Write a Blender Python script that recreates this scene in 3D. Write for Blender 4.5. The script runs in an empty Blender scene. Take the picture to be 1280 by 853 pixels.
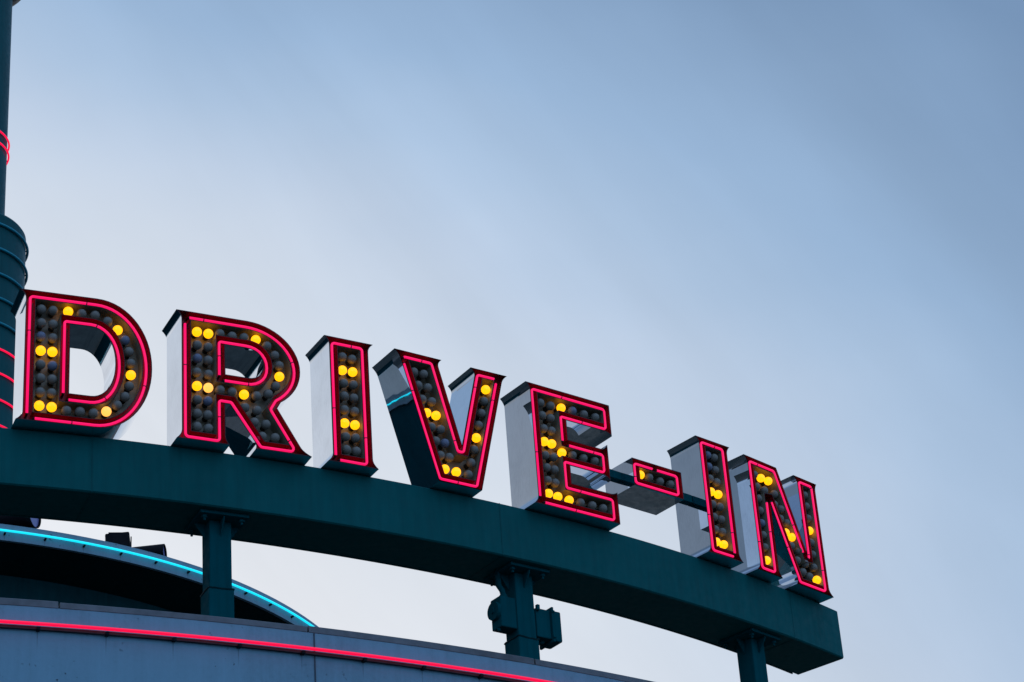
import bpy, bmesh, math, random
from mathutils import Vector, Matrix
from mathutils.geometry import tessellate_polygon
random.seed(7)
PI = math.pi
S = bpy.context.scene
COL = S.collection
R = math.radians

# ------------------------------------------------------------------ layout (metres)
EYE = 1.6                                   # camera height above the ground
FPX = 3136.08                               # focal length in px of a 1280 px wide frame
CX, CY = -10.0964, 33.2877                  # centre of the round building, camera at x=y=0
RB = 16.7627                                # outer radius of the curved sign beam
ZT = 9.3898 + EYE                           # beam top
HB, DB = 0.5015, 0.5527                     # beam height, depth
OV = 0.1398                                 # letters overhang the beam front by this much
DL = 0.3876                                 # letter depth
CW = 0.082                                  # width of the neon channel
CD = 0.078                                  # depth of the neon channel
TD = 0.125                                  # depth of the bulb tray

# ------------------------------------------------------------------ helpers
def link(o, parent=None):
    COL.objects.link(o)
    if parent is not None: o.parent = parent
    return o

def mesh_obj(name, verts, faces, mat, parent=None, smooth=False, mats=None, midx=None):
    me = bpy.data.meshes.new(name)
    me.from_pydata([tuple(v) for v in verts], [], faces)
    for m in (mats or [mat]): me.materials.append(m)
    if midx: 
        for p, i in zip(me.polygons, midx): p.material_index = i
    bm = bmesh.new(); bm.from_mesh(me)
    bmesh.ops.recalc_face_normals(bm, faces=bm.faces)
    bm.to_mesh(me); bm.free()
    if smooth:
        for p in me.polygons: p.use_smooth = True
    o = bpy.data.objects.new(name, me)
    return link(o, parent)

class MB:
    def __init__(s): s.v = []; s.f = []
    def add(s, v, f):
        b = len(s.v); s.v += [Vector(x) for x in v]; s.f += [[i+b for i in q] for q in f]
        return s
    def box(s, c, sz, rot=None, bev=0.0):
        x, y, z = [k/2 for k in sz]
        if bev:
            bm = bmesh.new(); bmesh.ops.create_cube(bm, size=1)
            for q in bm.verts: q.co = Vector((q.co.x*sz[0], q.co.y*sz[1], q.co.z*sz[2]))
            bmesh.ops.bevel(bm, geom=list(bm.edges), offset=bev, segments=2, affect='EDGES', profile=.6)
            bm.verts.index_update()
            vs = [q.co.copy() for q in bm.verts]; fs = [[q.index for q in f.verts] for f in bm.faces]; bm.free()
        else:
            vs = [Vector((a*x, b*y, d*z)) for a in (-1, 1) for b in (-1, 1) for d in (-1, 1)]
            fs = [[0,1,3,2],[4,6,7,5],[0,4,5,1],[2,3,7,6],[0,2,6,4],[1,5,7,3]]
        if rot is not None: vs = [rot @ q for q in vs]
        return s.add([q + Vector(c) for q in vs], fs)
    def cyl(s, a, b, r0, r1=None, n=24, caps=True):
        a, b = Vector(a), Vector(b); r1 = r0 if r1 is None else r1
        d = (b-a).normalized(); u = d.orthogonal().normalized(); w = d.cross(u)
        vs = []
        for p, r in ((a, r0), (b, r1)):
            for i in range(n):
                t = 2*PI*i/n; vs.append(p + u*math.cos(t)*r + w*math.sin(t)*r)
        fs = [[i, (i+1) % n, n+(i+1) % n, n+i] for i in range(n)]
        if caps: fs += [list(range(n)), list(range(n, 2*n))]
        return s.add(vs, fs)
    def tube(s, pts, r, n=10, closed=False):
        pts = [Vector(p) for p in pts]; N = len(pts)
        T = []
        for i in range(N):
            a = pts[(i-1) % N] if (closed or i > 0) else pts[i]
            b = pts[(i+1) % N] if (closed or i < N-1) else pts[i]
            T.append((b-a).normalized())
        u = T[0].orthogonal().normalized(); vs = []
        for i in range(N):
            u = (u - T[i]*u.dot(T[i])).normalized(); w = T[i].cross(u)
            for k in range(n):
                t = 2*PI*k/n; vs.append(pts[i] + (u*math.cos(t) + w*math.sin(t))*r)
        fs = []
        for i in range(N if closed else N-1):
            j = (i+1) % N
            if closed and j == 0:   # find best twist match
                off = min(range(n), key=lambda o: (vs[i*n]-vs[o]).length)
            else: off = 0
            for k in range(n):
                fs.append([i*n+k, i*n+(k+1) % n, j*n+(k+1+off) % n, j*n+(k+off) % n])
        if not closed: fs += [list(range(n)), list(range((N-1)*n, N*n))]
        return s.add(vs, fs)
    def revolve(s, prof, cx, cy, a0, a1, n, closed_prof=True, caps=True):
        full = abs((a1-a0) - 2*PI) < 1e-6
        m = len(prof); cnt = n if full else n+1
        vs = []
        for i in range(cnt):
            a = a0 + (a1-a0)*i/n
            for r, z in prof: vs.append((cx + r*math.cos(a), cy + r*math.sin(a), z))
        fs = []
        for i in range(n):
            j = (i+1) % cnt
            for k in range(m if closed_prof else m-1):
                l = (k+1) % m
                fs.append([i*m+k, j*m+k, j*m+l, i*m+l])
        if not full and caps and closed_prof: fs += [list(range(m)), list(range((cnt-1)*m, cnt*m))]
        return s.add(vs, fs)
    def build(s, name, mat, parent=None, smooth=False):
        return mesh_obj(name, s.v, s.f, mat, parent, smooth)

def auto_smooth(o, ang=35):
    me = o.data
    for p in me.polygons: p.use_smooth = True
    try: me.set_sharp_from_angle(angle=R(ang))
    except Exception: pass
    return o

def thing(name, label, cat, loc=(0, 0, 0), rz=0.0, group=None):
    o = bpy.data.objects.new(name, None); o.empty_display_size = .2
    link(o); o.location = loc; o.rotation_euler = (0, 0, rz)
    o['label'] = label; o['category'] = cat
    if group: o['group'] = group
    return o

# ------------------------------------------------------------------ materials
def mat_new(name):
    m = bpy.data.materials.new(name); m.use_nodes = True
    nt = m.node_tree; b = nt.nodes['Principled BSDF']
    return m, nt, b
def N(nt, t, **kw):
    n = nt.nodes.new(t)
    for k, v in kw.items(): setattr(n, k, v)
    return n
def noise(nt, scale, detail=4, rough=.55, coord=None, stretch=None):
    tc = N(nt, 'ShaderNodeTexCoord')
    src = tc.outputs['Object']
    if stretch:
        mp = N(nt, 'ShaderNodeMapping'); mp.inputs['Scale'].default_value = stretch
        nt.links.new(src, mp.inputs['Vector']); src = mp.outputs['Vector']
    n = N(nt, 'ShaderNodeTexNoise'); n.inputs['Scale'].default_value = scale
    n.inputs['Detail'].default_value = detail; n.inputs['Roughness'].default_value = rough
    nt.links.new(src, n.inputs['Vector'])
    return n.outputs['Fac']
def ramp(nt, fac, stops):
    r = N(nt, 'ShaderNodeValToRGB'); e = r.color_ramp.elements
    while len(e) < len(stops): e.new(.5)
    for el, (p, c) in zip(e, stops):
        el.position = p; el.color = (*c, 1) if len(c) == 3 else c
    nt.links.new(fac, r.inputs['Fac']); return r.outputs['Color']
def mrange(nt, fac, a, b, c, d):
    r = N(nt, 'ShaderNodeMapRange')
    for i, v in enumerate((a, b, c, d)): r.inputs[i+1].default_value = v
    nt.links.new(fac, r.inputs[0]); return r.outputs[0]
def mixc(nt, fac, a, b, mode='MIX'):
    m = N(nt, 'ShaderNodeMix', data_type='RGBA', blend_type=mode)
    for sock, v in ((m.inputs[0], fac), (m.inputs[6], a), (m.inputs[7], b)):
        if isinstance(v, (int, float)): sock.default_value = v
        elif isinstance(v, tuple): sock.default_value = (*v, 1) if len(v) == 3 else v
        else: nt.links.new(v, sock)
    return m.outputs[2]
def math_n(nt, op, a, b=None, clamp=False):
    m = N(nt, 'ShaderNodeMath', operation=op, use_clamp=clamp)
    for i, v in enumerate((a, b)):
        if v is None: continue
        if isinstance(v, (int, float)): m.inputs[i].default_value = v
        else: nt.links.new(v, m.inputs[i])
    return m.outputs[0]
def bump(nt, b, h, strength, dist=.01):
    bn = N(nt, 'ShaderNodeBump'); bn.inputs['Strength'].default_value = strength
    bn.inputs['Distance'].default_value = dist
    nt.links.new(h, bn.inputs['Height']); nt.links.new(bn.outputs[0], b.inputs['Normal'])

def paint(name, col, rough=.45, metal=0.0, var=.18, streak=True, spec=.5, bumps=.15):
    m, nt, b = mat_new(name)
    f1 = noise(nt, 1.3, 5)
    f2 = noise(nt, 3.0, 6, .6, stretch=(6, 6, .5)) if streak else noise(nt, 9, 5)
    f = math_n(nt, 'ADD', math_n(nt, 'MULTIPLY', f1, .5), math_n(nt, 'MULTIPLY', f2, .5))
    lo = tuple(c*(1-var*1.4) for c in col); hi = tuple(min(1, c*(1+var*1.2)) for c in col)
    nt.links.new(ramp(nt, f, [(.35, lo), (.5, col), (.66, hi)]), b.inputs['Base Color'])
    b.inputs['Metallic'].default_value = metal
    b.inputs['Specular IOR Level'].default_value = spec
    nt.links.new(mrange(nt, noise(nt, 14, 4), .3, .7, rough*.8, min(1, rough*1.25)), b.inputs['Roughness'])
    bump(nt, b, noise(nt, 40, 4), bumps, .003)
    return m

def emit(name, col, strength, base=(.6, .6, .6), var=0.0, rough=.25):
    m, nt, b = mat_new(name)
    b.inputs['Base Color'].default_value = (*base, 1); b.inputs['Roughness'].default_value = rough
    if var:
        f = noise(nt, 60, 3)
        c = ramp(nt, f, [(.3, tuple(x*(1-var) for x in col)), (.7, col)])
        nt.links.new(c, b.inputs['Emission Color'])
    else: b.inputs['Emission Color'].default_value = (*col, 1)
    b.inputs['Emission Strength'].default_value = strength
    return m

# polished stainless sheet of the letter sides
def steel(name, col=(.75, .79, .85), rough=.012):
    m, nt, b = mat_new(name)
    b.inputs['Metallic'].default_value = 1
    sm = noise(nt, 2.2, 5, .6)
    gr = noise(nt, 10, 5, .7, stretch=(8, 8, 1.5))
    f = math_n(nt, 'ADD', math_n(nt, 'MULTIPLY', sm, .6), math_n(nt, 'MULTIPLY', gr, .4))
    nt.links.new(ramp(nt, f, [(.36, tuple(c*.84 for c in col)), (.5, tuple(c*.95 for c in col)), (.62, col)]), b.inputs['Base Color'])
    nt.links.new(mrange(nt, gr, .35, .7, rough*.6, rough*1.7), b.inputs['Roughness'])
    bump(nt, b, noise(nt, 3.5, 2, .4), .05, .01)
    return m

M_STEEL = steel('polished_steel')
M_EDGE = paint('dark_edge', (.03, .012, .018), .35, .6, .2, False)
M_RED = paint('red_enamel_channel', (.24, .008, .014), .25, .35, .18, False, bumps=.06)
M_TRAY = paint('bulb_tray_grey', (.27, .24, .17), .4, .1, .2, False, bumps=.1)
M_NEON = emit('pink_neon_glass', (1.0, .007, .130), 1.12, (.15, .0, .03))
M_NEONEND = paint('neon_end_black', (.05, .01, .015), .4, 0, .1, False)
M_CLIP = paint('dull_red_clip', (.60, .02, .14), .3, 0, .1, False)
M_NRED = emit('red_neon_glass', (1.0, .003, .060), 1.05, (.12, .0, .02))
M_NCYAN = emit('cyan_neon_glass', (.0, .80, 1.0), 1.05, (.1, .4, .5))
M_BULB = paint('unlit_frosted_bulb', (.205, .195, .175), .5, 0, .14, False, bumps=.0)
M_BULBB = paint('unlit_blue_tinted_bulb', (.17, .20, .30), .5, 0, .10, False, bumps=.0)
M_LIT = emit('lit_yellow_bulb', (1.0, .40, .002), 1.95, (.3, .2, .02), .16)
M_LITP = emit('lit_pale_bulb', (1.0, .43, .07), 1.7, (.3, .2, .1), .12)
M_SOCK = paint('black_socket', (.012, .012, .013), .5, 0, .1, False)
M_TEAL = paint('teal_beam_paint', (.0, .118, .126), .55, 0, .12, True, .08)
M_TEALC = paint('teal_column_paint', (.0, .088, .106), .7, 0, .16, True, .02)
M_TEALT = paint('teal_tower_paint', (.0, .095, .11), .4, 0, .12, True, .10)
M_TEALR = paint('teal_ring_paint', (.0, .30, .40), .35, 0, .1, False, .3)
M_TEALD = paint('dark_teal_wall', (.0, .035, .042), .6, 0, .2, True, .08)
M_BLACK = paint('black_housing', (.005, .005, .009), .5, 0, .2, False, .12)
M_LENS = paint('lavender_lens', (.30, .30, .62), .12, 0, .08, False)
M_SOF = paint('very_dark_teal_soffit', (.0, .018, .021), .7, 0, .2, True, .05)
M_ROOF = paint('grey_roof_membrane', (.06, .066, .055), .85, 0, .25, False)
M_COPE = paint('grey_coping', (.14, .17, .195), .6, 0, .25, False)
M_CHAN = paint('neon_backing_black', (.018, .006, .012), .5, 0, .1, False)

def facade_mat(name, col, rc, neon_z, step_deg, PH):
    """blue-grey painted render: stains, specks and drip marks below the tube brackets"""
    m, nt, b = mat_new(name)
    tc = N(nt, 'ShaderNodeTexCoord'); sep = N(nt, 'ShaderNodeSeparateXYZ')
    nt.links.new(tc.outputs['Object'], sep.inputs[0])
    ang = math_n(nt, 'ARCTAN2', sep.outputs['Y'], sep.outputs['X'])
    deg = math_n(nt, 'MULTIPLY', ang, 180/PI)
    big = noise(nt, .9, 6, .6); st = noise(nt, 2.2, 6, .65, stretch=(5, 5, .35)); fine = noise(nt, 30, 5, .7)
    f = math_n(nt, 'ADD', math_n(nt, 'MULTIPLY', big, .45), math_n(nt, 'ADD', math_n(nt, 'MULTIPLY', st, .35), math_n(nt, 'MULTIPLY', fine, .2)))
    base = ramp(nt, f, [(.33, tuple(c*.72 for c in col)), (.5, col), (.68, tuple(c*1.16 for c in col))])
    # dark pits and scuffs
    vor = noise(nt, 22, 2, .5, stretch=(1, 1, 1)); gate = noise(nt, 1.7, 2, .5)
    pit = math_n(nt, 'MULTIPLY', mrange(nt, vor, .66, .72, 0, 1), mrange(nt, gate, .50, .60, 0, 1), True)
    base = mixc(nt, math_n(nt, 'MULTIPLY', pit, .8), base, (.015, .02, .03))
    # drips below each bracket
    md = math_n(nt, 'PINGPONG', math_n(nt, 'ADD', deg, step_deg*400 - PH), step_deg/2)
    line = mrange(nt, md, 0.0, .02*17.7/rc, 1, 0)
    below = math_n(nt, 'SUBTRACT', neon_z, sep.outputs['Z'])
    ext = math_n(nt, 'MULTIPLY', mrange(nt, below, .0, .16, 1, 0), mrange(nt, below, -.002, .004, 0, 1))
    drip = math_n(nt, 'MULTIPLY', math_n(nt, 'MULTIPLY', line, ext), mrange(nt, fine, .3, .6, .4, 1), True)
    base = mixc(nt, math_n(nt, 'MULTIPLY', drip, .85), base, (.012, .016, .025))
    nt.links.new(base, b.inputs['Base Color'])
    b.inputs['Roughness'].default_value = .6; b.inputs['Specular IOR Level'].default_value = .3
    bump(nt, b, noise(nt, 55, 5, .6), .25, .004)
    return m

# ------------------------------------------------------------------ 2D outline tools
def offset(loop, d, limit=1.6):
    """offset a closed loop to its left side by d (CCW: inwards); long reflex mitres get a flat cap"""
    n = len(loop); out = []
    for i in range(n):
        p0, p, p1 = loop[i-1], loop[i], loop[(i+1) % n]
        e0 = Vector((p[0]-p0[0], p[1]-p0[1])).normalized(); e1 = Vector((p1[0]-p[0], p1[1]-p[1])).normalized()
        n0 = Vector((-e0.y, e0.x)); n1 = Vector((-e1.y, e1.x))
        b = n0 + n1
        if b.length < 1e-6: b = n0
        b.normalize(); c = b.dot(n0); k = 1/max(c, .05)
        P = Vector((p[0], p[1])); cross = e0.x*e1.y - e0.y*e1.x
        if k > limit and cross*d < 0:          # reflex for this offset: cap it
            h = 1.2*abs(d); t = Vector((-b.y, b.x)); sgn = 1 if d > 0 else -1
            # points where the offset lines meet the cap line P + b*sgn*h
            for nn, e in ((n0, e0), (n1, e1)):
                q = P + nn*d; den = e.dot(b*sgn); s = (h - (q-P).dot(b*sgn))/den if abs(den) > 1e-6 else 0
                out.append(tuple(q + e*s))
        else: out.append(tuple(P + b*(d*k)))
    return out
def fillet(loop, rad, seg=5):
    n = len(loop); out = []
    for i in range(n):
        p0, p, p1 = Vector(loop[i-1]), Vector(loop[i]), Vector(loop[(i+1) % n])
        a = (p0-p); b = (p1-p); la, lb = a.length, b.length; a.normalize(); b.normalize()
        ang = math.acos(max(-1, min(1, a.dot(b))))
        if ang > R(158): out.append(tuple(p)); continue
        t = min(rad/math.tan(ang/2), la*.45, lb*.45); r = t*math.tan(ang/2)
        c = p + (a+b).normalized()*(r/math.sin(ang/2))
        s, e = p+a*t, p+b*t
        for k in range(seg+1):
            u = k/seg; v = ((s-c)*(1-u) + (e-c)*u)
            out.append(tuple(c + v.normalized()*r))
    return out
def arc(cx, cy, a, b, t0, t1, n, ex=2.0):
    o = []
    for i in range(n+1):
        t = R(t0 + (t1-t0)*i/n); c, s = math.cos(t), math.sin(t)
        o.append((cx + a*math.copysign(abs(c)**(2/ex), c), cy + b*math.copysign(abs(s)**(2/ex), s)))
    return o
def flare(loop, specs, hf=.085, n=5):
    """specs: {vertex index: (du, dv, 'p' or 'n')}: serif flare of a corner along its previous/next edge"""
    out = []
    for i, p in enumerate(loop):
        if i not in specs: out.append(p); continue
        du, dv, w = specs[i]; q = loop[i-1] if w == 'p' else loop[(i+1) % len(loop)]
        e = Vector((q[0]-p[0], q[1]-p[1])); L = min(hf, e.length*.45); e.normalize()
        pts = []
        for k in range(n+1):
            t = k/n
            pts.append((p[0] + e.x*L*(1-t) + du*t**2.1, p[1] + e.y*L*(1-t) + dv*t**2.1))
        out += pts if w == 'p' else pts[::-1]
    return out

# all outer loops counter-clockwise, u to the right, v up from the beam top
HT = 1.2
LET = {}
# D
Dout = [(-.715, 0)] + arc(-.13, HT/2, .467, HT/2, -90, 90, 30, 2.05) + [(-.715, HT)]
Dhole = [(-.345, .285)] + arc(-.17, .605, .20, .32, -90, 90, 22, 2.1) + [(-.345, .925)]
LET['D'] = dict(th=-1.15474416, outer=Dout, fl={0: (-.055, 0, 'p'), len(Dout)-1: (-.05, 0, 'n')}, hole=Dhole,
  gaps=[[(-.66, .03, .045)], [(-.39, .25, .04)]])
Rout = [(-.445, 0), (-.07, 0), (-.07, .376), (-.028, .376), (.225, 0), (.628, 0), (.386, .406)] + \
       arc(.13, .79, .47, .41, -52, 90, 22, 2.0) + [(-.445, HT)]
LET['R'] = dict(th=-1.09367322, outer=Rout, fl={0: (-.045, 0, 'p'), 1: (.035, 0, 'n'), 4: (-.035, 0, 'p'), 5: (.055, 0, 'n'), len(Rout)-1: (-.045, 0, 'n')},
  hole=[(-.065, .653)] + arc(.128, .794, .145, .141, -90, 90, 14, 2.2) + [(-.065, .935)],
  gaps=[[(-.405, 1.145, .04), (.16, .10, .035)], [(-.105, .615, .035)]])
LET['I'] = dict(th=-1.02845345, outer=[(-.22, 0), (.15, 0), (.15, HT), (-.22, HT)],
  fl={0: (-.045, 0, 'p'), 1: (.052, 0, 'n'), 2: (.05, 0, 'p'), 3: (-.045, 0, 'n')}, gaps=[[(-.18, .04, .04)]])
LET['V'] = dict(th=-.95713775, outer=[(-.426, 0), (.010, 0), (.319, HT), (.031, HT), (-.167, .395), (-.384, HT), (-.771, HT)],
  fl={2: (.040, 0, 'p'), 3: (-.055, 0, 'n'), 5: (.058, 0, 'p'), 6: (-.035, 0, 'n')}, gaps=[[(-.722, 1.12, .035), (.268, 1.145, .03)]])
LET['E'] = dict(th=-.89720487, outer=[(-.41, 0), (.50, 0), (.50, .285), (-.02, .285), (-.02, .46), (.435, .46), (.435, .72), (-.02, .72), (-.02, .915), (.50, .915), (.50, HT), (-.41, HT)],
  fl={0: (-.045, 0, 'p'), 2: (0, .030, 'n'), 5: (0, -.045, 'p'), 6: (0, .06, 'n'), 9: (0, -.034, 'p'), 11: (-.045, 0, 'n')},
  gaps=[[(-.37, .04, .045), (-.03, .69, .035)]])
LET['H'] = dict(th=(-.89720487-.81737173)/2, outer=[(.053, .455), (.660, .455), (.660, .733), (.053, .733)], fl={}, gaps=[[(.345, .693, .028)]])
LET['I2'] = dict(th=-.81737173, outer=[(.292, 0), (.665, 0), (.665, HT), (.292, HT)],
  fl={0: (-.045, 0, 'p'), 1: (.048, 0, 'n'), 2: (.045, 0, 'p'), 3: (-.04, 0, 'n')}, gaps=[[(.63, .04, .03)]])
LET['N'] = dict(th=-.75094547, outer=[(-.145, 0), (.125, 0), (.13, .775), (.43, 0), (.88, 0), (.88, HT), (.605, HT), (.605, .375), (.292, HT), (-.145, HT)],
  fl={0: (-.05, 0, 'p'), 1: (.048, 0, 'n'), 3: (-.045, 0, 'p'), 4: (.06, 0, 'n'), 5: (.03, 0, 'p'), 6: (-.05, 0, 'n'), 9: (-.05, 0, 'n')},
  gaps=[[(.115, .815, .05), (.585, .33, .05)]])
BULBS = {
'D': [(-0.579, 1.053, 0), (-0.482, 1.056, 0), (-0.357, 1.066, 1), (-0.246, 1.061, 0), (-0.134, 1.062, 0), (-0.028, 1.019, 0), (0.057, 0.951, 1), (0.118, 0.863, 2), (0.152, 0.759, 0), (0.168, 0.651, 0), (0.17, 0.545, 1), (0.156, 0.439, 0), (0.122, 0.338, 0), (0.058, 0.25, 0), (-0.029, 0.183, 3), (-0.134, 0.153, 0), (-0.245, 0.152, 0), (-0.355, 0.148, 0), (-0.474, 0.165, 1), (-0.574, 0.165, 1), (-0.57, 0.287, 0), (-0.477, 0.29, 0), (-0.57, 0.415, 0), (-0.476, 0.417, 0), (-0.573, 0.542, 0), (-0.476, 0.542, 2), (-0.574, 0.669, 1), (-0.479, 0.671, 1), (-0.576, 0.8, 2), (-0.478, 0.798, 0), (-0.576, 0.925, 0), (-0.479, 0.926, 0)],
'R': [(-0.296, 1.041, 1), (-0.196, 1.041, 1), (-0.096, 1.057, 0), (0.012, 1.052, 0), (0.119, 1.057, 0), (0.225, 1.056, 1), (0.322, 1.013, 0), (0.391, 0.933, 0), (0.429, 0.84, 0), (0.429, 0.737, 1), (0.392, 0.638, 0), (0.324, 0.554, 0), (0.219, 0.518, 0), (0.111, 0.514, 1), (0.006, 0.52, 0), (-0.1, 0.521, 0), (-0.295, 0.915, 0), (-0.199, 0.912, 0), (-0.294, 0.787, 2), (-0.2, 0.784, 0), (-0.3, 0.655, 0), (-0.199, 0.651, 0), (-0.299, 0.527, 1), (-0.201, 0.526, 3), (-0.298, 0.4, 0), (-0.207, 0.401, 2), (-0.301, 0.269, 0), (-0.208, 0.27, 0), (-0.302, 0.147, 0), (-0.204, 0.145, 0), (0.115, 0.392, 0), (0.222, 0.382, 0), (0.196, 0.266, 0), (0.299, 0.263, 0), (0.262, 0.144, 0), (0.377, 0.15, 0)],
'I': [(-0.08, 1.045, 0), (-0.082, 0.914, 1), (-0.076, 0.79, 0), (-0.075, 0.665, 0), (-0.078, 0.533, 0), (-0.08, 0.405, 1), (-0.078, 0.278, 0), (-0.074, 0.156, 0), (0.013, 1.041, 0), (0.016, 0.917, 1), (0.016, 0.792, 0), (0.016, 0.662, 0), (0.019, 0.534, 0), (0.017, 0.406, 1), (0.015, 0.282, 0), (0.019, 0.156, 0)],
'V': [(-0.595, 1.037, 0), (-0.494, 1.039, 0), (-0.558, 0.914, 0), (-0.459, 0.912, 0), (-0.524, 0.784, 0), (-0.425, 0.783, 0), (-0.484, 0.661, 1), (-0.389, 0.657, 1), (-0.446, 0.532, 0), (-0.353, 0.529, 0), (-0.41, 0.404, 0), (-0.316, 0.403, 2), (-0.371, 0.273, 0), (-0.28, 0.273, 0), (-0.332, 0.15, 1), (-0.216, 0.148, 1), (-0.094, 0.147, 0), (0.151, 1.038, 1), (0.12, 0.914, 0), (0.085, 0.785, 0), (0.048, 0.658, 0), (0.016, 0.529, 1), (-0.018, 0.404, 0), (-0.059, 0.268, 0)],
'E': [(-0.272, 1.046, 0), (-0.155, 1.047, 0), (-0.032, 1.057, 1), (0.095, 1.059, 2), (0.225, 1.056, 0), (0.357, 1.06, 0), (-0.265, 0.921, 0), (-0.167, 0.918, 0), (-0.258, 0.791, 0), (-0.168, 0.789, 0), (-0.261, 0.661, 1), (-0.176, 0.659, 1), (-0.068, 0.595, 1), (0.049, 0.6, 0), (0.173, 0.599, 0), (0.303, 0.602, 0), (-0.265, 0.524, 0), (-0.172, 0.528, 0), (-0.26, 0.401, 0), (-0.173, 0.401, 0), (-0.26, 0.275, 0), (-0.176, 0.27, 0), (-0.261, 0.147, 1), (-0.158, 0.141, 1), (-0.032, 0.135, 1), (0.093, 0.138, 0), (0.226, 0.14, 0), (0.35, 0.14, 0)],
'H': [(0.18, 0.605, 1), (0.285, 0.603, 0), (0.416, 0.596, 0), (0.546, 0.6, 0)],
'I2': [(0.431, 1.057, 2), (0.429, 0.935, 2), (0.427, 0.809, 0), (0.425, 0.673, 1), (0.422, 0.543, 0), (0.424, 0.411, 0), (0.421, 0.282, 0), (0.418, 0.156, 1), (0.52, 1.054, 0), (0.517, 0.923, 0), (0.518, 0.796, 0), (0.522, 0.671, 1), (0.521, 0.541, 0), (0.517, 0.408, 0), (0.514, 0.279, 0), (0.516, 0.152, 1)],
'N': [(-0.018, 1.049, 0), (-0.005, 0.923, 0), (0.001, 0.799, 0), (0.006, 0.672, 0), (0.002, 0.54, 2), (0.002, 0.416, 0), (0.006, 0.289, 0), (0.012, 0.157, 1), (0.087, 1.044, 1), (0.198, 1.046, 1), (0.112, 0.917, 0), (0.262, 0.923, 0), (0.24, 0.804, 0), (0.335, 0.783, 0), (0.306, 0.673, 0), (0.405, 0.657, 0), (0.365, 0.544, 1), (0.462, 0.522, 1), (0.421, 0.418, 0), (0.53, 0.394, 0), (0.486, 0.282, 0), (0.605, 0.28, 0), (0.735, 0.275, 0), (0.55, 0.177, 0), (0.648, 0.156, 0), (0.765, 0.153, 1), (0.744, 1.051, 0), (0.750, 0.931, 0), (0.752, 0.802, 0), (0.752, 0.671, 1), (0.745, 0.542, 0), (0.745, 0.414, 0)],
}
# bulb meshes, shared by every bulb of a kind
def bulb_mesh(name, mat):
    bm = bmesh.new(); bmesh.ops.create_uvsphere(bm, u_segments=24, v_segments=16, radius=.041)
    me = bpy.data.meshes.new(name); bm.to_mesh(me); bm.free(); me.materials.append(mat)
    for p in me.polygons: p.use_smooth = True
    return me
BM = [bulb_mesh('bulb', m) for m in (M_BULB, M_LIT, M_BULBB, M_LITP)]
sb = MB().cyl((0, .034, 0), (0, TD-.045, 0), .021, .025, 16)
_so = sb.build('socket', M_SOCK); SOCK = _so.data; bpy.data.objects.remove(_so)

ND = dict(D=.034, R=.034, I=.033, V=.030, E=.028, H=.022, I2=.016, N=.014)   # how far the tube sits behind the front edge
def loop_prism(mb, loop, d0, d1, flip=False):
    n = len(loop); b = [(u, d0, v) for u, v in loop] + [(u, d1, v) for u, v in loop]
    mb.add(b, [[i, (i+1) % n, n+(i+1) % n, n+i] for i in range(n)])
def ring_face(mb, loops, d):
    vs = [[Vector((u, v, 0)) for u, v in l] for l in loops]
    tris = tessellate_polygon(vs); flat = [(p.x, d, p.y) for l in vs for p in l]
    mb.add(flat, [list(t) for t in tris])
def strip(mb, a, b, d0, d1):
    """quads between two loops of the same length"""
    n = len(a); mb.add([(u, d0, v) for u, v in a] + [(u, d1, v) for u, v in b], [[i, (i+1) % n, n+(i+1) % n, n+i] for i in range(n)])

def neon_paths(loop, gaps):
    """cut a closed loop at the gap points (u, v, half-length) -> open polylines"""
    L = [Vector(p) for p in loop]; n = len(L)
    dense = []
    for i in range(n):
        a, b = L[i], L[(i+1) % n]; m = max(1, int((b-a).length/.012))
        dense += [a + (b-a)*k/m for k in range(m)]
    keep = [all((p-Vector(g[:2])).length > g[2] for g in gaps) for p in dense]
    if all(keep): return [(dense, True)]
    s = keep.index(False); dense = dense[s:]+dense[:s]; keep = keep[s:]+keep[:s]
    out = []; cur = []
    for p, kf in zip(dense, keep):
        if kf: cur.append(p)
        elif cur: out.append((cur, False)); cur = []
    if cur: out.append((cur, False))
    return [o for o in out if len(o[0]) > 3]
def simplify(p):
    out = [p[0]]
    for i in range(1, len(p)-1):
        a = (p[i]-out[-1]).normalized(); b = (p[i+1]-p[i]).normalized()
        if a.dot(b) < .9995 : out.append(p[i])
    return out + [p[-1]]

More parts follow.
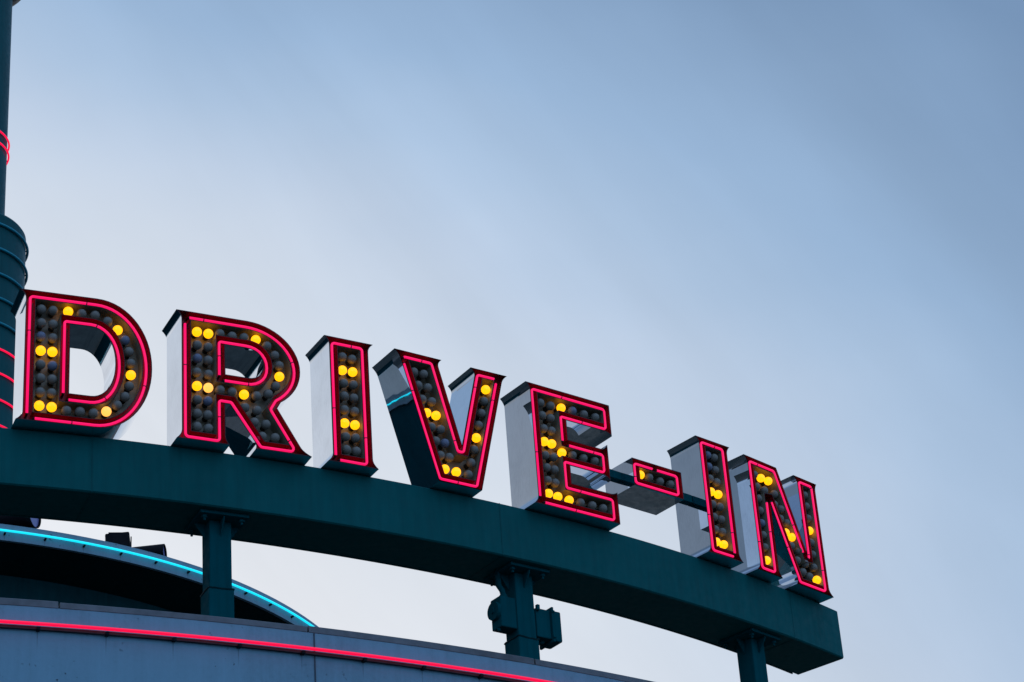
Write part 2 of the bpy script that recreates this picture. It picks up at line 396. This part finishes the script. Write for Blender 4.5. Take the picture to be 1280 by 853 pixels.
def letter(key, label, cat='letter', name='sign_letter'):
    L = LET[key]; th = L['th']; us = [p[0] for p in L['outer']]; u0 = (min(us)+max(us))/2
    v0 = min(p[1] for p in L['outer'])
    tn = Vector((-math.sin(th), math.cos(th), 0)); nr = Vector((math.cos(th), math.sin(th), 0))
    base = Vector((CX, CY, ZT)) + nr*(RB+OV) + tn*u0 + Vector((0, 0, v0))
    root = thing(name, label, cat, base, th + PI/2, 'marquee letters on the curved beam')
    sh = lambda l: [(u-u0, v-v0) for u, v in l]
    O = sh(flare(L['outer'], L['fl'])); B = sh(L['outer'])
    holes = [sh(L['hole'])] if 'hole' in L else []
    Hs = holes
    g = .0025 if v0 == 0 else 0
    e = .007
    # outward (material side) offsets; outer loops are CCW, hole loops CCW too so negative offset grows them
    Oi = offset(O, e, 2.5); Hi = [offset(h, -e, 2.5) for h in Hs]
    T = offset(B, CW); TH = [offset(h, -CW) for h in Hs]
    To = offset(B, CW-.006); THo = [offset(h, -(CW-.006)) for h in Hs]
    lift = lambda mb: [setattr(q, 'z', q.z+g) for q in mb.v]
    # polished shell: outer side sheet, hole side sheet, back
    m = MB(); loop_prism(m, O, .003, DL)
    for h in Hs: loop_prism(m, h, .003, DL)
    ring_face(m, [O] + Hs, DL); lift(m)
    o = auto_smooth(m.build('letter_shell', M_STEEL, root), 28)
    wn = o.modifiers.new('weighted', 'WEIGHTED_NORMAL'); wn.keep_sharp = True; wn.weight = 100
    # thin returned edge
    m = MB()
    if len(O) == len(Oi): strip(m, O, Oi, .0, .0)
    for h, k in zip(Hs, Hi):
        if len(h) == len(k): strip(m, h, k, 0, 0)
    loop_prism(m, O, 0, .003)
    for h in Hs: loop_prism(m, h, 0, .003)
    if len(T) == len(To): strip(m, T, To, 0, 0)
    for a, b in zip(TH, THo):
        if len(a) == len(b): strip(m, a, b, 0, 0)
    lift(m); m.build('edge_trim', M_EDGE, root)
    # red neon channel
    m = MB(); loop_prism(m, Oi, 0, CD); loop_prism(m, To, 0, CD)
    for a, b in zip(Hi, THo): loop_prism(m, a, 0, CD); loop_prism(m, b, 0, CD)
    ring_face(m, [Oi, To], CD)
    for a, b in zip(Hi, THo): ring_face(m, [b, a], CD)
    lift(m); auto_smooth(m.build('neon_channel', M_RED, root), 28)
    # bulb tray
    m = MB(); loop_prism(m, T, 0, TD)
    for h in TH: loop_prism(m, h, 0, TD)
    ring_face(m, [T] + TH, TD); lift(m)
    auto_smooth(m.build('bulb_tray', M_TRAY, root), 28)
    # neon tubes
    NL = [fillet(offset(B, CW*.5, 1.35), .028)] + [fillet(offset(h, -CW*.5, 1.35), .028) for h in Hs]
    for loop, gp in zip(NL, L['gaps']):
        gp = [(a-u0, b-v0, c) for a, b, c in gp]
        for pts, closed in neon_paths(loop, gp):
            P = [Vector((p.x, ND[key], p.y+g)) for p in simplify(pts)]
            ends = []
            if not closed:
                d0 = (P[0]-P[1]).normalized(); d1 = (P[-1]-P[-2]).normalized()
                bend = lambda p, d: [p + d*.006 + Vector((0, .003, 0)), p + d*.011 + Vector((0, .012, 0)), p + d*.012 + Vector((0, CD-ND[key]-.002, 0))]
                ends = [[P[0]] + bend(P[0], d0), [P[-1]] + bend(P[-1], d1)]
            tube = MB().tube(P, .0110, 12, closed).build('neon_tube', M_NEON, root, True)
            for e_ in ends: MB().tube(e_, .0105, 10).build('tube_end', M_NEONEND, tube, True)
            # clips that hold the tube off the channel floor, and dim joints between tube sections
            run = 0.0; nxt = random.uniform(.2, .5)
            for q0, q1 in zip(P[:-1], P[1:]):
                seg = (q1-q0).length
                while run + seg > nxt:
                    c = q0 + (q1-q0)*((nxt-run)/seg); dd = (q1-q0).normalized()
                    k_ = MB().cyl(c-dd*.005, c+dd*.005, .0125, None, 12)
                    k_.cyl(c, (c.x, CD-.001, c.z), .004, None, 8)
                    k_.build('tube_clip', M_CLIP, tube); nxt += random.uniform(.75, 1.15)
                run += seg
    # bulbs
    for u, v, k in BULBS[key]:
        b = bpy.data.objects.new('bulb', BM[k]); link(b, root)
        b.location = (u-u0, .045, v-v0+g); b.rotation_euler = (random.uniform(-.5, .5), random.uniform(-.5, .5), 0)
        b['label'] = ('unlit grey frosted bulb', 'lit bright yellow bulb', 'unlit bluish bulb', 'lit pale yellow bulb')[k]
        s = bpy.data.objects.new('socket', SOCK); link(s, b)
        s.matrix_parent_inverse = Matrix.Identity(4); s.rotation_euler = (0, 0, 0)
        b.rotation_euler = (0, 0, 0)
    return root

letter('D', 'big red neon-edged marquee letter D beside the teal tower')
letter('R', 'red neon-edged marquee letter R with yellow bulbs, between the D and the first I')
letter('I', 'red neon-edged marquee letter I standing between the R and the V')
letter('V', 'red neon-edged marquee letter V, its polished side reflecting the dark roof')
letter('E', 'red neon-edged marquee letter E with three arms, left of the hyphen')
letter('H', 'short red neon-edged hyphen held between the E and the second I', 'hyphen', 'sign_hyphen')
letter('I2', 'red neon-edged marquee letter I standing between the hyphen and the N')
letter('N', 'red neon-edged marquee letter N at the right end of the beam')

# ------------------------------------------------------------------ beam
A_END = R(-38.86); A_LEFT = R(-104)
beam = thing('sign_beam', 'long curved dark teal box beam carrying the DRIVE-IN letters', 'beam', (CX, CY, ZT-HB))
bv = .012
pr = [(RB-DB+bv, 0), (RB-bv, 0), (RB, bv), (RB, HB-bv), (RB-bv, HB), (RB-DB+bv, HB), (RB-DB, HB-bv), (RB-DB, bv)]
auto_smooth(MB().revolve(pr, 0, 0, A_LEFT, A_END, 150).build('box_beam', M_TEAL, beam), 25)
m = MB().revolve([(RB-DB-.012, -.004), (RB-DB-.012, .02), (RB-DB-.001, .02), (RB-DB-.001, -.004)], 0, 0, A_LEFT, A_END-R(.25), 140)
m.build('drip_lip', M_TEAL, beam)
M_SEAM = paint('teal_weld_seam', (.0, .10, .108), .5, 0, .2, True, .08)
for a in (-98, -90, -82, -74, -66.56, -53.9, -41.54):
    a = R(a); w = .0022/2
    m = MB().revolve([(RB+.001, .004), (RB+.002, .004), (RB+.002, HB-.004), (RB+.001, HB-.004)], 0, 0, a-.0003, a+.0003, 1)
    m.build('weld_seam', M_SEAM, beam)
for a in (-53.9, -41.54, -66.56):
    a = R(a)
    MB().revolve([(RB-DB+.02, -.0035), (RB-.02, -.0035), (RB-.02, -.001), (RB-DB+.02, -.001)], 0, 0, a-.0004, a+.0004, 1).build('weld_seam', M_SEAM, beam)

# ------------------------------------------------------------------ columns
ZROOF = 7.155 + EYE
ZB = ZT - HB
def column(deg, label, s=.19):
    a = R(deg); r = RB - DB/2
    p = Vector((CX + r*math.cos(a), CY + r*math.sin(a), ZROOF))
    t = thing('support_column', label, 'column', p, a + PI/2, 'teal columns under the beam')
    h = ZB - ZROOF - .003
    MB().box((0, 0, (h-.03+1.095)/2), (s, s, h-.03-1.095), None, .012).build('shaft', M_TEALC, t)
    MB().box((0, 0, .5475), (s+.025, s+.025, 1.095), None, .012).build('sleeve', M_TEALC, t)
    # ragged weld bead round the sleeve top
    w = MB(); k = (s+.02)/2
    c = [(-k, -k), (k, -k), (k, k), (-k, k)]
    pts = []
    for i in range(4):
        for j in range(8):
            f = j/8; x = c[i][0]*(1-f)+c[(i+1) % 4][0]*f; y = c[i][1]*(1-f)+c[(i+1) % 4][1]*f
            pts.append((x, y, 1.097+random.uniform(-.004, .006)))
    w.tube(pts, .009, 6, True).build('weld_bead', M_TEALD, t)
    MB().box((0, 0, h-.014), (.42, .42, .028), None, .004).build('top_plate', M_TEALC, t)
    for i in range(4):
        rot = Matrix.Rotation(PI/2*i, 3, 'Z')
        g = MB()
        prof = [(s/2+.001, h-.029), (s/2+.095, h-.029), (s/2+.095, h-.045), (s/2+.001, h-.17)]
        vs = [rot @ Vector((x, y, z)) for y in (-.006, .006) for x, z in prof]
        g.add(vs, [[0, 1, 2, 3], [7, 6, 5, 4], [0, 4, 5, 1], [1, 5, 6, 2], [2, 6, 7, 3], [3, 7, 4, 0]])
        g.build('gusset', M_TEALC, t)
        q = rot @ Vector((.16, .16, 0))
        b = MB().cyl((q.x, q.y, h-.052), (q.x, q.y, h-.0285), .024, None, 6)
        b.cyl((q.x, q.y, h-.075), (q.x, q.y, h-.05), .011, None, 12).build('bolt', M_TEALC, t)
    return t, p, a
column(-62.7, 'plain teal steel column under the beam below the R, at left')
c2 = column(-52.75, 'teal steel column under the E with junction boxes on both sides')
column(-42.75, 'teal steel column near the right end of the beam under the I')

# junction boxes clamped to the middle column
def jbox(side, label):
    t, p, a = c2; h0 = ZB - ZROOF
    o = thing('junction_box', label, 'electrical box', (p.x, p.y, ZROOF + (1.165 if side < 0 else 1.10)), a + PI/2)
    sx = side
    if side < 0:
        x = -(.095 + .016 + .085)
        MB().box((x+.018, -.01, .145), (.165, .15, .285), None, .012).build('box_body', M_TEALC, o)
        c = MB().cyl((x-.065, -.01, .16), (x-.098, -.01, .16), .085, .082, 28); auto_smooth(c.build('round_cover', M_TEALC, o))
        c = MB().cyl((x-.098, -.01, .16), (x-.108, -.01, .16), .03, .026, 6); c.build('cover_nut', M_TEALC, o)
        c = MB(); c.tube([(x+.02, -.02, .287), (x+.02, -.02, .33), (x+.01, -.02, .37), (x-.01, .0, .42), (x-.01, 0, h0-(1.165 if side < 0 else 1.10)-.002)], .026, 14)
        c.build('conduit', M_TEALC, o, True)
        MB().cyl((x+.02, -.02, .287), (x+.02, -.02, .325), .037, .034, 14).build('conduit_nut', M_TEALC, o)
        MB().cyl((x-.05, -.02, -.02), (x-.05, -.02, .003), .014, .018, 10).build('drain_plug', M_TEALC, o)
    else:
        x = .095 + .016
        MB().box((x+.075, -.005, .17), (.155, .17, .27), None, .012).build('box_body', M_TEALC, o)
        MB().box((x+.165, -.005, .17), (.022, .215, .325), None, .005).build('flange', M_TEALC, o)
        MB().box((x+.22, -.005, .165), (.085, .185, .285), None, .014).build('cover', M_TEALC, o)
        for k in (-1, 1):
            MB().cyl((x+.178, -.115, .17+k*.12), (x+.15, -.115, .17+k*.12), .011, None, 6).build('clamp_bolt', M_TEALC, o)
        MB().cyl((x+.10, -.01, .01), (x+.10, -.01, .036), .02, .024, 10).build('drain_plug', M_TEALC, o)
        MB().box((x+.01, -.105, .30), (.03, .03, .05), None, .004).build('lug', M_TEALC, o)
    return o
jbox(-1, 'teal junction box with a round cover on the left of the middle column')
jbox(1, 'square flanged teal junction box on the right of the middle column')

# ------------------------------------------------------------------ bar that carries the hyphen
def on_plane(key, u, depth, v):
    th = LET[key]['th']; tn = Vector((-math.sin(th), math.cos(th), 0)); nr = Vector((math.cos(th), math.sin(th), 0))
    return Vector((CX, CY, ZT + v)) + nr*(RB+OV-depth) + tn*u
pa = on_plane('E', .437, .2, .612); pb = on_plane('I2', .290, .2, .612)
d = pb-pa; mid = (pa+pb)/2
bar = MB().box((0, 0, 0), (d.length-.004, .078, .078), None, .004).build('mounting_bar', M_TEALC)
bar.location = mid; bar.rotation_euler = (0, 0, math.atan2(d.y, d.x))
bar['label'] = 'square dark teal bar running behind the hyphen from the E to the I'; bar['category'] = 'bar'

# ------------------------------------------------------------------ the round building
bld = thing('restaurant_building', 'round blue-grey building with pink neon on its curved wall and a cyan-edged upper roof', 'building', (CX, CY, 0))
RF = 18.0; ZC = 7.37 + EYE; ZN = 7.168 + EYE
M_FAC = facade_mat('painted_render', (.20, .40, .53), RF, ZN-.03, 1.575, .67)
MB().revolve([(RF, 0.0), (RF, ZC-.052)], 0, 0, 0, 2*PI, 288, False).build('curved_wall', M_FAC, bld, True)
# coping in segments
cop_breaks = [-104.7, -98.6, -92.5, -86.4, -80.3, -74.1, -68.15, -62.15, -55.95, -49.7, -43.6, -37.5, -31.4]
for i in range(len(cop_breaks)-1):
    a0, a1 = R(cop_breaks[i])+.0004, R(cop_breaks[i+1])-.0004
    dz = random.uniform(-.004, .004)
    MB().revolve([(RF-.18, ZC-.05), (RF+.003, ZC-.05), (RF+.003, ZC-.006+dz), (RF-.004, ZC+dz), (RF-.18, ZC+dz)], 0, 0, a0, a1, 24).build('coping', M_COPE, bld)
MB().revolve([(RF-.16, ZC-.4), (RF-.16, ZC-.051)], 0, 0, R(-110), R(-20), 90, False).build('parapet_back', M_COPE, bld, True)
# wall joint strips
M_JOINT = paint('joint_filler', (.05, .08, .11), .7, 0, .2, False)
for a in (-86.4, -74.1, -62.0, -49.5, -37.3):
    a = R(a)
    MB().revolve([(RF+.0006, ZC-1.6), (RF+.0035, ZC-1.6), (RF+.0035, ZC-.055), (RF+.0006, ZC-.055)], 0, 0, a-.0003, a+.0003, 1).build('wall_joint', M_JOINT, bld)
MB().revolve([(.0, ZC-.22), (RF-.165, ZC-.22)], 0, 0, 0, 2*PI, 144, False).build('roof', M_ROOF, bld)
# pink tube with black backing rail
pts = [((RF+.048)*math.cos(R(a/4)), (RF+.048)*math.sin(R(a/4)), ZN) for a in range(-104*4, -29*4)]
MB().tube(pts, .0125, 10).build('wall_neon_tube', M_NRED, bld, True)
MB().revolve([(RF+.002, ZN-.034), (RF+.028, ZN-.034), (RF+.028, ZN-.012), (RF+.002, ZN-.012)], 0, 0, R(-104), R(-29), 200).build('neon_rail', M_CHAN, bld)
k = -66
while k*1.575+.67 < -29:
    a = R(k*1.575+.67); k += 1
    m = MB().revolve([(RF+.002, ZN-.042), (RF+.05, ZN-.042), (RF+.05, ZN-.020), (RF+.002, ZN-.020)], 0, 0, a-.0007, a+.0007, 1)
    m.build('tube_bracket', M_BLACK, bld)

# upper round roof with cyan tube
UX, UY = -9.36-CX, 33.2-CY; ZU = 13.0 + EYE; RU = 6.88
M_FASC = facade_mat('painted_fascia', (.20, .32, .42), RU, ZU-.02, 4.15, -.63)
upper = MB().revolve([(RU-.05, ZU-.11), (RU, ZU-.11), (RU, ZU+.10), (RU-.05, ZU+.10)], 0, 0, 0, 2*PI, 240)
o = upper.build('upper_fascia', M_FASC, bld, False); o.location = (UX, UY, 0); auto_smooth(o)
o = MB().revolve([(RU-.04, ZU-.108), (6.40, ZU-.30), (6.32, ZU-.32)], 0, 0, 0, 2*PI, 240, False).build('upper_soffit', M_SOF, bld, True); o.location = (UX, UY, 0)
o = MB().revolve([(6.34, ZU-.31), (6.34, ZC-.3)], 0, 0, 0, 2*PI, 240, False).build('drum_wall', M_TEALD, bld, True); o.location = (UX, UY, 0)
o = MB().revolve([(0, ZU+.095), (RU-.045, ZU+.095)], 0, 0, 0, 2*PI, 120, False).build('upper_roof', M_ROOF, bld); o.location = (UX, UY, 0)
pts = [((RU+.042)*math.cos(2*PI*i/240), (RU+.042)*math.sin(2*PI*i/240), ZU) for i in range(240)]
o = MB().tube(pts, .0145, 10, True).build('roof_neon_tube', M_NCYAN, bld, True); o.location = (UX, UY, 0)
for i in range(-30, -2):
    a = R(i*4.15-.63)
    o = MB().revolve([(RU+.002, ZU-.045), (RU+.04, ZU-.036), (RU+.04, ZU-.022), (RU+.002, ZU-.022)], 0, 0, a-.0016, a+.0016, 1).build('tube_bracket', M_BLACK, bld)
    o.location = (UX, UY, 0)

# side drum of the building, left of the picture: the polished side of the V mirrors it
M_BEIGE = paint('beige_render', (.80, .70, .58), .6, 0, .08, True, .2)
SX, SY = -20.2-CX, 24.5-CY; ZS = 12.28 + EYE
for nm, prof, mt_ in (('side_drum_wall', [(6, 0), (6, ZS-.10)], M_TEALD), ('side_drum_fascia', [(6, ZS-.10), (6.05, ZS-.10), (6.05, ZS+.09), (6, ZS+.09)], M_COPE),
        ('side_drum_parapet', [(5.9, ZS+.09), (5.9, ZS+.95), (5.7, ZS+.95)], M_BEIGE), ('side_drum_roof', [(0, ZS+.9), (5.72, ZS+.9)], M_ROOF)):
    o = MB().revolve(prof, 0, 0, 0, 2*PI, 160, False).build(nm, mt_, bld); o.location = (SX, SY, 0); auto_smooth(o)
pts = [(6.09*math.cos(2*PI*i/200), 6.09*math.sin(2*PI*i/200), ZS) for i in range(200)]
o = MB().tube(pts, .0085, 10, True).build('roof_neon_tube', M_NCYAN, bld, True); o.location = (SX, SY, 0)

# floodlights on the upper roof
def flood(px, py, rz, label, kind):
    t = thing('floodlight', label, 'floodlight', (px, py, ZU+.097-(.035 if kind == 'tube' else 0)), rz, 'floodlights on the upper roof')
    if kind == 'tall':
        MB().box((0, 0, .12), (.30, .26, .27), Matrix.Rotation(R(-6), 3, 'Y'), .02).build('housing', M_BLACK, t)
        MB().box((0, -.135, .16), (.24, .012, .18), None, .003).build('lens', M_LENS if False else M_BLACK, t)
        MB().box((0, .02, .05), (.08, .08, .10), None, .004).build('yoke', M_BLACK, t)
        for z in (.10, .15, .20): MB().box((.158, 0, z), (.014, .22, .012), None, 0).build('cooling_fin', M_BLACK, t)
    else:
        r = .115 if kind == 'tube' else .17; L = .46 if kind == 'tube' else .62
        m = MB(); n = 32
        prof = [(-L/2, 0), (-L/2, r*.75), (-L/2+.05, r), (L/2, r), (L/2, r-.012), (L/2-.05, r-.018)]
        vs = []; fs = []
        for i in range(n):
            a = 2*PI*i/n
            for x, q in prof: vs.append((x, q*math.cos(a), .06+r+q*math.sin(a)))
        k = len(prof)
        for i in range(n):
            j = (i+1) % n
            for c in range(k-1): fs.append([i*k+c, j*k+c, j*k+c+1, i*k+c+1])
        m.add(vs, fs); auto_smooth(m.build('housing', M_BLACK, t))
        m = MB().cyl((L/2-.04, 0, .06+r), (L/2-.025, 0, .06+r), r-.018, None, 32); m.build('lens', M_LENS, t)
        MB().box((0, 0, .04), (.10, .10, .08), None, .004).build('yoke', M_BLACK, t)
    return t
flood(-5.06, 28.2, R(10), 'black box-shaped floodlight standing upright on the upper roof', 'tall')
flood(-4.76, 28.55, R(-4), 'black cylindrical floodlight lying right of the boxy one on the roof edge', 'tube')
flood(-6.22, 27.42, R(-14), 'large black floodlight with a lavender lens at the left edge under the beam', 'big')

# ------------------------------------------------------------------ pylon tower
TX, TY = -8.48, 33.44
tw = thing('pylon_tower', 'tall round dark teal tower ringed with teal hoops and pink neon, at the left edge', 'tower', (TX, TY, ZU+.097))
z0 = ZU+.097
H = lambda z: z + EYE - z0
def rev(prof, name, mat, n=96, closed=False): return auto_smooth(MB().revolve(prof, 0, 0, 0, 2*PI, n, closed).build(name, mat, tw), 30)
rev([(.957, 0), (.957, H(21.20)), (.935, H(21.235)), (.60, H(21.24))], 'drum', M_TEALT)
rev([(.612, H(21.2)), (.612, H(26.2))], 'shaft', M_TEALT)
for i, z in enumerate((21.003, 20.559, 20.115, 19.687, 19.257, 18.812, 18.399, 17.957, 17.533, 17.10)):
    pts = [(.984*math.cos(2*PI*k/96), .984*math.sin(2*PI*k/96), H(z)) for k in range(96)]
    if i < 5: MB().tube(pts, .022, 8, True).build('hoop', M_TEALR, tw, True)
    else: MB().tube(pts, .016, 8, True).build('neon_ring', M_NRED, tw, True)
    for k in range(12):
        a = 2*PI*k/12+.2
        MB().cyl((.95*math.cos(a), .95*math.sin(a), H(z)), (.99*math.cos(a), .99*math.sin(a), H(z)), .012, None, 6).build('standoff', M_TEALR, tw)
for z in (22.997, 22.777):
    pts = [(.640*math.cos(2*PI*k/72), .640*math.sin(2*PI*k/72), H(z)) for k in range(72)]
    MB().tube(pts, .016, 8, True).build('neon_ring', M_NRED, tw, True)
    for k in range(6):
        a = 2*PI*k/6+.4
        MB().cyl((.60*math.cos(a), .60*math.sin(a), H(z)), (.65*math.cos(a), .65*math.sin(a), H(z)), .012, None, 6).build('standoff', M_TEALR, tw)
gl = bpy.data.meshes.new('globe'); bm = bmesh.new(); bmesh.ops.create_uvsphere(bm, u_segments=48, v_segments=24, radius=1.05); bm.to_mesh(gl); bm.free()
gl.materials.append(M_BLACK)
for p in gl.polygons: p.use_smooth = True
g = bpy.data.objects.new('globe', gl); link(g, tw); g.location = (0, 0, H(26.85))

# ------------------------------------------------------------------ ground
def ground_mat():
    m, nt, b = mat_new('asphalt')
    f = noise(nt, .15, 6, .6); g = noise(nt, 12, 5, .7)
    s = math_n(nt, 'ADD', math_n(nt, 'MULTIPLY', f, .6), math_n(nt, 'MULTIPLY', g, .4))
    nt.links.new(ramp(nt, s, [(.35, (.045, .048, .044)), (.65, (.085, .088, .08))]), b.inputs['Base Color'])
    b.inputs['Roughness'].default_value = .9; return m
gr = MB().add([(-1500, -1500, 0), (1500, -1500, 0), (1500, 1500, 0), (-1500, 1500, 0)], [[0, 1, 2, 3]]).build('ground', ground_mat())
gr['kind'] = 'structure'

# ------------------------------------------------------------------ sky and sun
def raydir(x, y):
    f = Vector((0, math.cos(PITCH), math.sin(PITCH))); u = Vector((0, -math.sin(PITCH), math.cos(PITCH))); rt = Vector((1, 0, 0))
    c, s = math.cos(ROLL), math.sin(ROLL)
    X = rt*c + u*s; Y = -rt*s + u*c
    return (X*((x-640)/FPX) - Y*((y-426.5)/FPX) + f).normalized(), X, Y, f
PITCH, ROLL = .507718611, -.0774783562
GL = Vector((-.30, .88, .36)).normalized()      # where the veiled sun brightens the cloud
w = bpy.data.worlds.new('World'); S.world = w; w.use_nodes = True
nt = w.node_tree; bg = nt.nodes['Background']
sky = N(nt, 'ShaderNodeTexSky', sky_type='NISHITA', sun_disc=False)
sun_el = math.asin(GL.z); sun_az = math.atan2(GL.x, GL.y)
sky.sun_elevation = sun_el; sky.sun_rotation = sun_az
tc = N(nt, 'ShaderNodeTexCoord')
sp = N(nt, 'ShaderNodeSeparateXYZ'); nt.links.new(tc.outputs['Generated'], sp.inputs[0])
az = math_n(nt, 'MULTIPLY', math_n(nt, 'ARCTAN2', sp.outputs['X'], sp.outputs['Y']), 180/PI)
el = math_n(nt, 'MULTIPLY', math_n(nt, 'ARCSINE', sp.outputs['Z']), 180/PI)
ra = math_n(nt, 'ADD', az, 22.0)
da = math_n(nt, 'MAXIMUM', math_n(nt, 'MULTIPLY', ra, .63), math_n(nt, 'MULTIPLY', ra, -.30))
de = math_n(nt, 'SUBTRACT', el, 14.0)
an = math_n(nt, 'MULTIPLY', math_n(nt, 'SQRT', math_n(nt, 'ADD', math_n(nt, 'MULTIPLY', da, da), math_n(nt, 'MULTIPLY', de, de))), 1/100)   # distance from the bright patch, 1 = 100 degrees
mp = N(nt, 'ShaderNodeMapping'); mp.inputs['Rotation'].default_value = (R(20), R(35), R(10)); mp.inputs['Scale'].default_value = (1.2, 3.4, 2.2)
nt.links.new(tc.outputs['Generated'], mp.inputs['Vector'])
n1 = N(nt, 'ShaderNodeTexNoise'); n1.inputs['Scale'].default_value = 2.4; n1.inputs['Detail'].default_value = 5; n1.inputs['Roughness'].default_value = .42
nt.links.new(mp.outputs['Vector'], n1.inputs['Vector'])
wob = math_n(nt, 'MULTIPLY', math_n(nt, 'SUBTRACT', n1.outputs['Fac'], .5), .06)
an2 = math_n(nt, 'ADD', an, wob, True)
def s2l(*c): return tuple(((v/255)/12.92 if v/255 <= .04045 else ((v/255+.055)/1.055)**2.4) for v in c)
cl = ramp(nt, an2, [(.0, s2l(235, 237, 240)), (.14, s2l(228, 232, 239)), (.174, s2l(217, 225, 236)), (.195, s2l(206, 218, 234)), (.215, s2l(191, 208, 230)), (.235, s2l(171, 195, 223)),
    (.255, s2l(152, 181, 214)), (.30, s2l(121, 151, 187)), (.42, s2l(116, 146, 186)), (.60, s2l(128, 158, 196)), (1, s2l(140, 172, 212))])
# long diagonal wisps of thin cloud
def vdot(vec):
    v = N(nt, 'ShaderNodeVectorMath', operation='DOT_PRODUCT'); nt.links.new(tc.outputs['Generated'], v.inputs[0]); v.inputs[1].default_value = vec
    return v.outputs['Value']
cb = N(nt, 'ShaderNodeCombineXYZ')
nt.links.new(vdot((9.5, 0, 7.5)), cb.inputs[0]); nt.links.new(vdot((1.6, 0, -2.0)), cb.inputs[1]); nt.links.new(vdot((0, 1.2, 0)), cb.inputs[2])
n2 = N(nt, 'ShaderNodeTexNoise'); n2.inputs['Scale'].default_value = 1.0; n2.inputs['Detail'].default_value = 6; n2.inputs['Roughness'].default_value = .5; n2.inputs['Distortion'].default_value = .4
nt.links.new(cb.outputs[0], n2.inputs['Vector'])
wisp = mrange(nt, n2.outputs['Fac'], .34, .70, .95, 1.10)
cl = mixc(nt, 1.0, cl, wisp, 'MULTIPLY')
bank = math_n(nt, 'MAXIMUM', mrange(nt, az, -82, -56, .42, 1), mrange(nt, az, -128, -106, 1.25, .42))      # darker cloud bank to the left
bank = math_n(nt, 'MULTIPLY', bank, mrange(nt, az, 45, 110, 1, 1.25))
cl = mixc(nt, 1.0, cl, bank, 'MULTIPLY')
bg2 = N(nt, 'ShaderNodeBackground'); nt.links.new(cl, bg2.inputs['Color']); bg2.inputs['Strength'].default_value = 1.0
nt.links.new(sky.outputs['Color'], bg.inputs['Color']); bg.inputs['Strength'].default_value = .05
mx = N(nt, 'ShaderNodeMixShader'); mx.inputs[0].default_value = .96
nt.links.new(bg.outputs[0], mx.inputs[1]); nt.links.new(bg2.outputs[0], mx.inputs[2])
nt.links.new(mx.outputs[0], nt.nodes['World Output'].inputs['Surface'])

sl = bpy.data.lights.new('sun', 'SUN'); sl.energy = .5; sl.angle = R(20); sl.color = (1, .95, .9)
so = bpy.data.objects.new('sun', sl); link(so); so.rotation_euler = (-GL).to_track_quat('-Z', 'Y').to_euler(); so.location = (0, 0, 60)

# ------------------------------------------------------------------ camera
_, X, Y, F = raydir(640, 426.5)
cam = bpy.data.cameras.new('camera'); co = bpy.data.objects.new('camera', cam); link(co)
cam.sensor_width = 36; cam.sensor_fit = 'HORIZONTAL'; cam.lens = FPX/1280*36
cam.clip_start = .1; cam.clip_end = 5000
mtx = Matrix((X, Y, -F)).transposed().to_4x4(); mtx.translation = Vector((0, 0, EYE)); co.matrix_world = mtx
S.camera = co
S.view_settings.view_transform = 'Standard'; S.view_settings.look = 'None'
S.view_settings.gamma = 1; S.view_settings.exposure = 0
S.render.engine = 'CYCLES'
S.cycles.max_bounces = 8; S.cycles.glossy_bounces = 6
